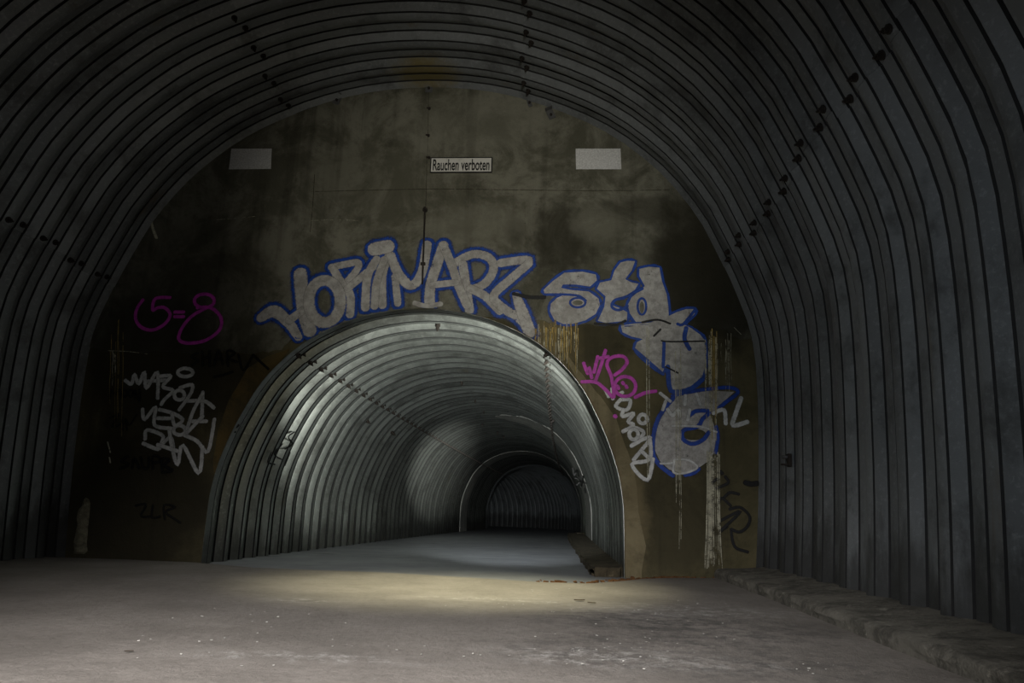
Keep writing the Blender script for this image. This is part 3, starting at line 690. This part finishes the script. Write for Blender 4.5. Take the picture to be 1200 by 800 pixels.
# slab with gently sunken rim
xs = np.linspace(-5.75, 1.70, 75); ex = [p[0] for p in edge]; ey = [p[1] for p in edge]
vs = []; fs = []; rows = [0, 0.02, 0.06, 0.14, 0.25, 0.4, 0.6, 0.9, 1.4, 2.0, 2.8, 3.8, 5, 6.5, 8.5, 12.3]
for x in xs:
    e = float(np.interp(x, ex, ey)) + 0.02 * noise.noise(Vector((x * 4, 0, 0)))
    vs.append((x, e, -0.12))
    for r in rows:
        dip = -0.035 * max(0, 1 - r / 0.35) ** 2
        vs.append((x, e - r if r < 12 else -12.4, dip + 0.006 * noise.noise(Vector((x * 1.1, (e - r) * 1.1, 0)))))
k = len(rows) + 1
for i in range(len(xs) - 1):
    for j in range(k - 1): fs.append((i * k + j, i * k + j + 1, (i + 1) * k + j + 1, (i + 1) * k + j))
me = mesh(vs, fs, 'floor', 50); bm = bmesh.new(); bm.from_mesh(me); bmesh.ops.recalc_face_normals(bm, faces=bm.faces)
if sum(f.normal.z for f in bm.faces) < 0: bmesh.ops.reverse_faces(bm, faces=bm.faces)
bm.to_mesh(me); bm.free()
tag(link('floor', me, M_FLOOR), kind='structure', label='dusty concrete floor of the near vault')
# passage floor, falling slightly away
pz = lambda y: -0.05 - 0.008 * max(y, 0)
vs = []; fs = []; ys_ = [-1.4, -0.5, 0, 1, 2, 4, 6, 9, 12, 16, 20, 25, 30, 36, 44]
for y in ys_:
    L = -4.3 if y < 30 else -18.0
    for t in (0, 1): vs.append(((L if t == 0 else 1.3) + drift(y) * (1 if y < 30 else 1), y, pz(y)))
for i in range(len(ys_) - 1): fs.append((i * 2, i * 2 + 1, i * 2 + 3, i * 2 + 2))
tag(link('floor_passage', mesh(vs, fs), M_FLOOR2), kind='structure', label='smooth grey floor of the passage, a step lower')

def kerb_mat(name, base):
    n = NT(name)
    c = n.mix(n.ramp(n.noise(5, 7, 0.75), 0.4, 0.65), base, tuple(k * 0.4 for k in base))
    c = n.mix(n.math('MULTIPLY', n.ramp(n.noise(9, 5, 0.8), 0.55, 0.7), 0.7), c, tuple(min(k * 2.2, 0.6) for k in base))
    n.bump(n.noise(12, 7, 0.8), 0.03, 1.0); return n.fin(c, 0.85)
M_KERB = kerb_mat('rough_kerb_concrete', (0.22, 0.21, 0.175)); M_PKERB = kerb_mat('brown_ledge_concrete', (0.085, 0.07, 0.042))
# kerb along the right side: rough face, ledge rising to the lining
def ledge(name, label, xa, xb, y0, y1, za, zb, mat, ny, zbot, face_j=0.012):
    sec = [(0.0, zbot), (0.004, 0.02 + zbot * 0), (-0.004, za * 0.5), (0.006, za * 0.85), (0.03, za)] + [(t * (xb - xa), za + (zb - za) * t ** 1.5) for t in (0.2, 0.4, 0.6, 0.8, 1.0)]
    vs = []; fs = []; k = len(sec)
    for i in range(ny + 1):
        y = y0 + (y1 - y0) * i / ny
        for j, (dx, z) in enumerate(sec):
            nn = noise.noise(Vector((j * 1.7, y * 5, 0.3))); n2 = noise.noise(Vector((j * 3.1, y * 19, 5.3)))
            a = face_j if 0 < j <= 4 else 0.0
            vs.append((xa + dx + a * (nn * 1.4 + n2), y, z + (0.010 * nn if j > 3 else 0)))
    for i in range(ny):
        for j in range(k - 1): fs.append((i * k + j, (i + 1) * k + j, (i + 1) * k + j + 1, i * k + j + 1))
    for row in (0, ny):
        vs.append((xb, y0 if row == 0 else y1, zbot)); q = [row * k + j for j in range(k)] + [len(vs) - 1]
        fs.append(tuple(q))
    o = link(name, mesh(vs, fs, name, 40), mat); bm = bmesh.new(); bm.from_mesh(o.data); bmesh.ops.recalc_face_normals(bm, faces=bm.faces); bm.to_mesh(o.data); bm.free()
    return tag(o, label=label, kind='structure')
ledge('trim_1', 'rough concrete kerb and ledge along the right side of the near vault', 1.66, 2.30, -12.3, -0.22, 0.085, 0.135, M_KERB, 260, -0.1)
ledge('trim_2', 'dark broken ledge along the right foot of the passage', 0.40, 0.80, 0.12, 14.0, 0.02, 0.06, M_PKERB, 160, -0.3, 0.035)
b = MB(); b.box((0.57, 0.08, -0.0), (0.26, 0.16, 0.10), 0.02, 0.008); tag(b.build('concrete_block', M_PKERB), label='yellowish concrete block at the right foot of the passage mouth', cat='block')
x, y = gxy(677, 632, pz(9)); b = MB(); b.box((x + 0.08, y, pz(9) + 0.09), (0.22, 0.3, 0.20), 0.0, 0.01); tag(b.build('concrete_block', M_PKERB), label='yellowish concrete block further back on the passage ledge', cat='block')

# collars in the passage
def collar(name, label, y0, y1, s0, s1, taper, mat, dx=0.0, inset=0.016):
    vs = []; fs = []; n = 30
    for i in range(n + 1):
        t = i / n; p, nn = at_s(INN, INN_S, INN_N, s0 + (s1 - s0) * t)
        yb = y0 + (y1 - y0) * (t ** 0.5 if taper else 1); ya = y0 - (2.4 * t ** 0.6 if taper else 0)
        for y, d in ((ya, 0.06), (ya, -inset), (yb + 0.02, -inset), (yb + 0.02, 0.06)):
            q = p + nn * d; vs.append((q[0] + drift(y), y, q[1]))
    for i in range(n):
        for j in range(3): fs.append((i * 4 + j, i * 4 + j + 1, i * 4 + 5 + j, i * 4 + 4 + j))
    return tag(link(name, mesh(vs, fs, name, 40), mat), label=label, kind='structure')
M_COLLAR = wall_material('grey_collar_concrete', (0.24, 0.245, 0.23), (0.33, 0.33, 0.30), (0.10, 0.10, 0.09), False)
sc = s_near(INN, INN_S, (IN_C, 2.9))
collar('trim_3', 'smooth concrete band widening down the right side of the passage', 9.6, 11.6, sc, INN_S[-1], True, M_COLLAR)
collar('trim_4', 'narrow smooth concrete ring deep in the passage', 19.8, 21.4, 0, INN_S[-1], False, M_COLLAR)
# rim of the first passage ring on the wall
b = MB(); vs = []; fs = []; L = [i for i in range(0, len(INN), 5)]
for i in L:
    p, nn = INN[i], INN_N[i]
    for y, d in ((-0.045, 0.0), (-0.045, -0.006), (0.07, -0.006), (0.07, 0.0), ): vs.append((p[0] + nn[0] * (d + 0.0), y, p[1] + nn[1] * (d + 0.0)))
for i in range(len(L) - 1):
    for j in range(4): fs.append((i * 4 + j, i * 4 + (j + 1) % 4, i * 4 + 4 + (j + 1) % 4, i * 4 + 4 + j))
link('rim', mesh(vs, fs, 'rim', 40), M_ZINC2, pc)

# black tags on the steel inside the passage
def hit_passage(px, py, y0, inset):
    d = ray(px, py); y = y0
    while y < y0 + (3.4 if inset > 0.01 else 30):
        t = (CAM_D + y) / d.y; q = np.array([d.x * t - drift(y), d.z * t + CAM_H]); i = int(np.argmin(((INN - q) ** 2).sum(1)))
        if (q - INN[i]) @ INN_N[i] > -inset: return (q[0] + drift(y), y, q[1])
        y += 0.02
    return (q[0] + drift(y), y, q[1])
def inside_tag(label, strokes, wpx, y0, inset):
    it = [ribbon(L, wpx, 0, n=6) for L in strokes]
    o = paint_obj('graffiti', M_BLACK, it, 0, None, surf=lambda a, c_, k_: hit_passage(a, c_, y0, inset))
    return tag(o, label=label, cat='graffiti')
inside_tag('small black letters on the first steel ring, left edge of the passage mouth', [[(285, 481), (279, 486)], [(277, 489), (274, 497), (280, 498), (274, 502), (271, 500)], [(276, 506), (266, 506)], [(272, 503), (268, 512)], [(266, 515), (263, 521)]], 2.4, 0.0, 0.020)
inside_tag('black tag on the concrete band on the right side of the passage', [[(671, 548), (673, 557), (676, 550), (678, 558)], [(674, 560), (680, 563), (676, 568)], [(684, 556), (681, 570)], [(679, 563), (687, 566)], [(685, 572), (686, 577)]], 1.6, 7.0, 0.030)
inside_tag('faint black scribble across the corrugations on the left side of the passage', [[(345, 506), (338, 512), (343, 520), (334, 526)], [(331, 520), (322, 532), (330, 538)], [(340, 530), (334, 545)], [(318, 530), (314, 541), (322, 544)]], 2.0, 0.5, 0.020)
# bolts left in the crown of the passage
for px, py in ((513, 381), (541, 447), (557, 468), (567, 481), (565, 496), (583, 506), (590, 511), (649, 492), (430, 493), (460, 507)):
    p = hit_passage(px, py, 0.1, 0.004)
    i = int(np.argmin(((INN - np.array([p[0], p[2]])) ** 2).sum(1))); nn = INN_N[i]
    o = link('bolt', BOLT, None, pc); o.location = (p[0], p[1], p[2]); o.scale = (1.1, 1.1, 1.3)
    o.rotation_euler = Vector((-nn[0], 0, -nn[1])).to_track_quat('Z', 'Y').to_euler()
# ------------------------------------------------------------------ small things on the ground
M_RUST = plain('rusty_grit', (0.15, 0.07, 0.025), 0.9, 0, 0.7, 30); M_CHIP = plain('pale_chip', (0.5, 0.5, 0.46), 0.8)
M_LEAF = plain('brown_leaf', (0.05, 0.03, 0.015), 0.8)
b = MB(); rg = random.Random(5)
for i in range(300):
    t = rg.choice((rg.random(), rg.gauss(0.52, 0.06), rg.gauss(0.85, 0.1), rg.gauss(0.7, 0.2))); x = -0.15 + 1.75 * t; e = float(np.interp(x, ex, ey))
    s_ = rg.uniform(0.006, 0.022) * (1.4 if x < 0.6 else 1)
    b.box((x, e - 0.01 + abs(rg.gauss(0.0, 0.09)) - 0.03, -0.028 + s_ * 0.3), (s_ * 1.6, s_, s_ * 0.6), rg.uniform(0, 3), s_ * 0.2)
tag(b.build('rusty_grit', M_RUST), label='strip of rusty orange grit along the step before the passage', cat='grit', kind='stuff')
b = MB()
for i in range(170):
    c0 = rg.choice(((700, 765, 60, 14), (810, 720, 90, 10), (780, 755, 90, 10), (930, 785, 50, 6), (640, 700, 110, 14), (240, 745, 110, 25), (450, 760, 200, 30)))
    x, y = gxy(c0[0] + rg.gauss(0, c0[2] * 0.6), min(800, max(690, c0[1] + rg.gauss(0, c0[3] * 0.7))))
    if x > 1.6: continue
    s_ = rg.uniform(0.0012, 0.0048); b.box((x, y, s_ * 0.25 + 0.003), (s_ * 2.2, s_ * 1.3, s_ * 0.5), rg.uniform(0, 3), s_ * 0.25)
tag(b.build('pale_crumbs', M_CHIP), label='scattered pale crumbs and flakes on the dusty floor', cat='crumbs', kind='stuff')
def leaf(px, lab, rz, s=0.05):
    x, y = gxy(*px); vs = []; fs = []
    for i in range(7):
        t = i / 6 * 2 - 1; wd = 0.45 * math.sqrt(max(0, 1 - t * t)); z = 0.06 * t * t
        vs += [(t, -wd, z + 0.10), (t, 0, z), (t, wd, z + 0.12)]
    for i in range(6):
        for j in range(2): fs.append((i * 3 + j, i * 3 + 3 + j, i * 3 + 4 + j, i * 3 + 1 + j))
    me = mesh([(a * s, c_ * s, d * s) for a, c_, d in vs], fs, 'leaf', 60); o = link('leaf', me, M_LEAF); o.location = (x, y, 0.007); o.rotation_euler = (0, 0, rz)
    tag(o, label=lab, cat='leaf')
leaf((679, 704.5), 'curled brown leaf on the floor right of the light pool, left of two', 0.2, 0.04)
leaf((693.5, 707.5), 'curled brown leaf on the floor right of the light pool, right of two', -0.3, 0.03)
leaf((151, 765), 'small dark scrap on the near left floor', 0.5, 0.018)
# bracket on the right lining
p, nn = at_s(OUT, OUT_S, OUT_N, s_near(OUT, OUT_S, (2.2, 1.15)))
r = empty('bracket', (p[0] - 0.0, -1.05, p[1]), label='small bent steel bracket sticking out of the right lining near the wall', cat='bracket')
b = MB(); b.box((0.0, 0, 0), (0.03, 0.07, 0.12), 0, 0.004); b.box((-0.04, 0.0, -0.04), (0.07, 0.05, 0.012), 0, 0.004); b.build('plate', M_BOLT, r)
b = MB(); b.cyl((-0.01, 0, 0.03), (-0.06, 0, 0.03), 0.016, 6); b.build('bolt', M_BRACKET, r)
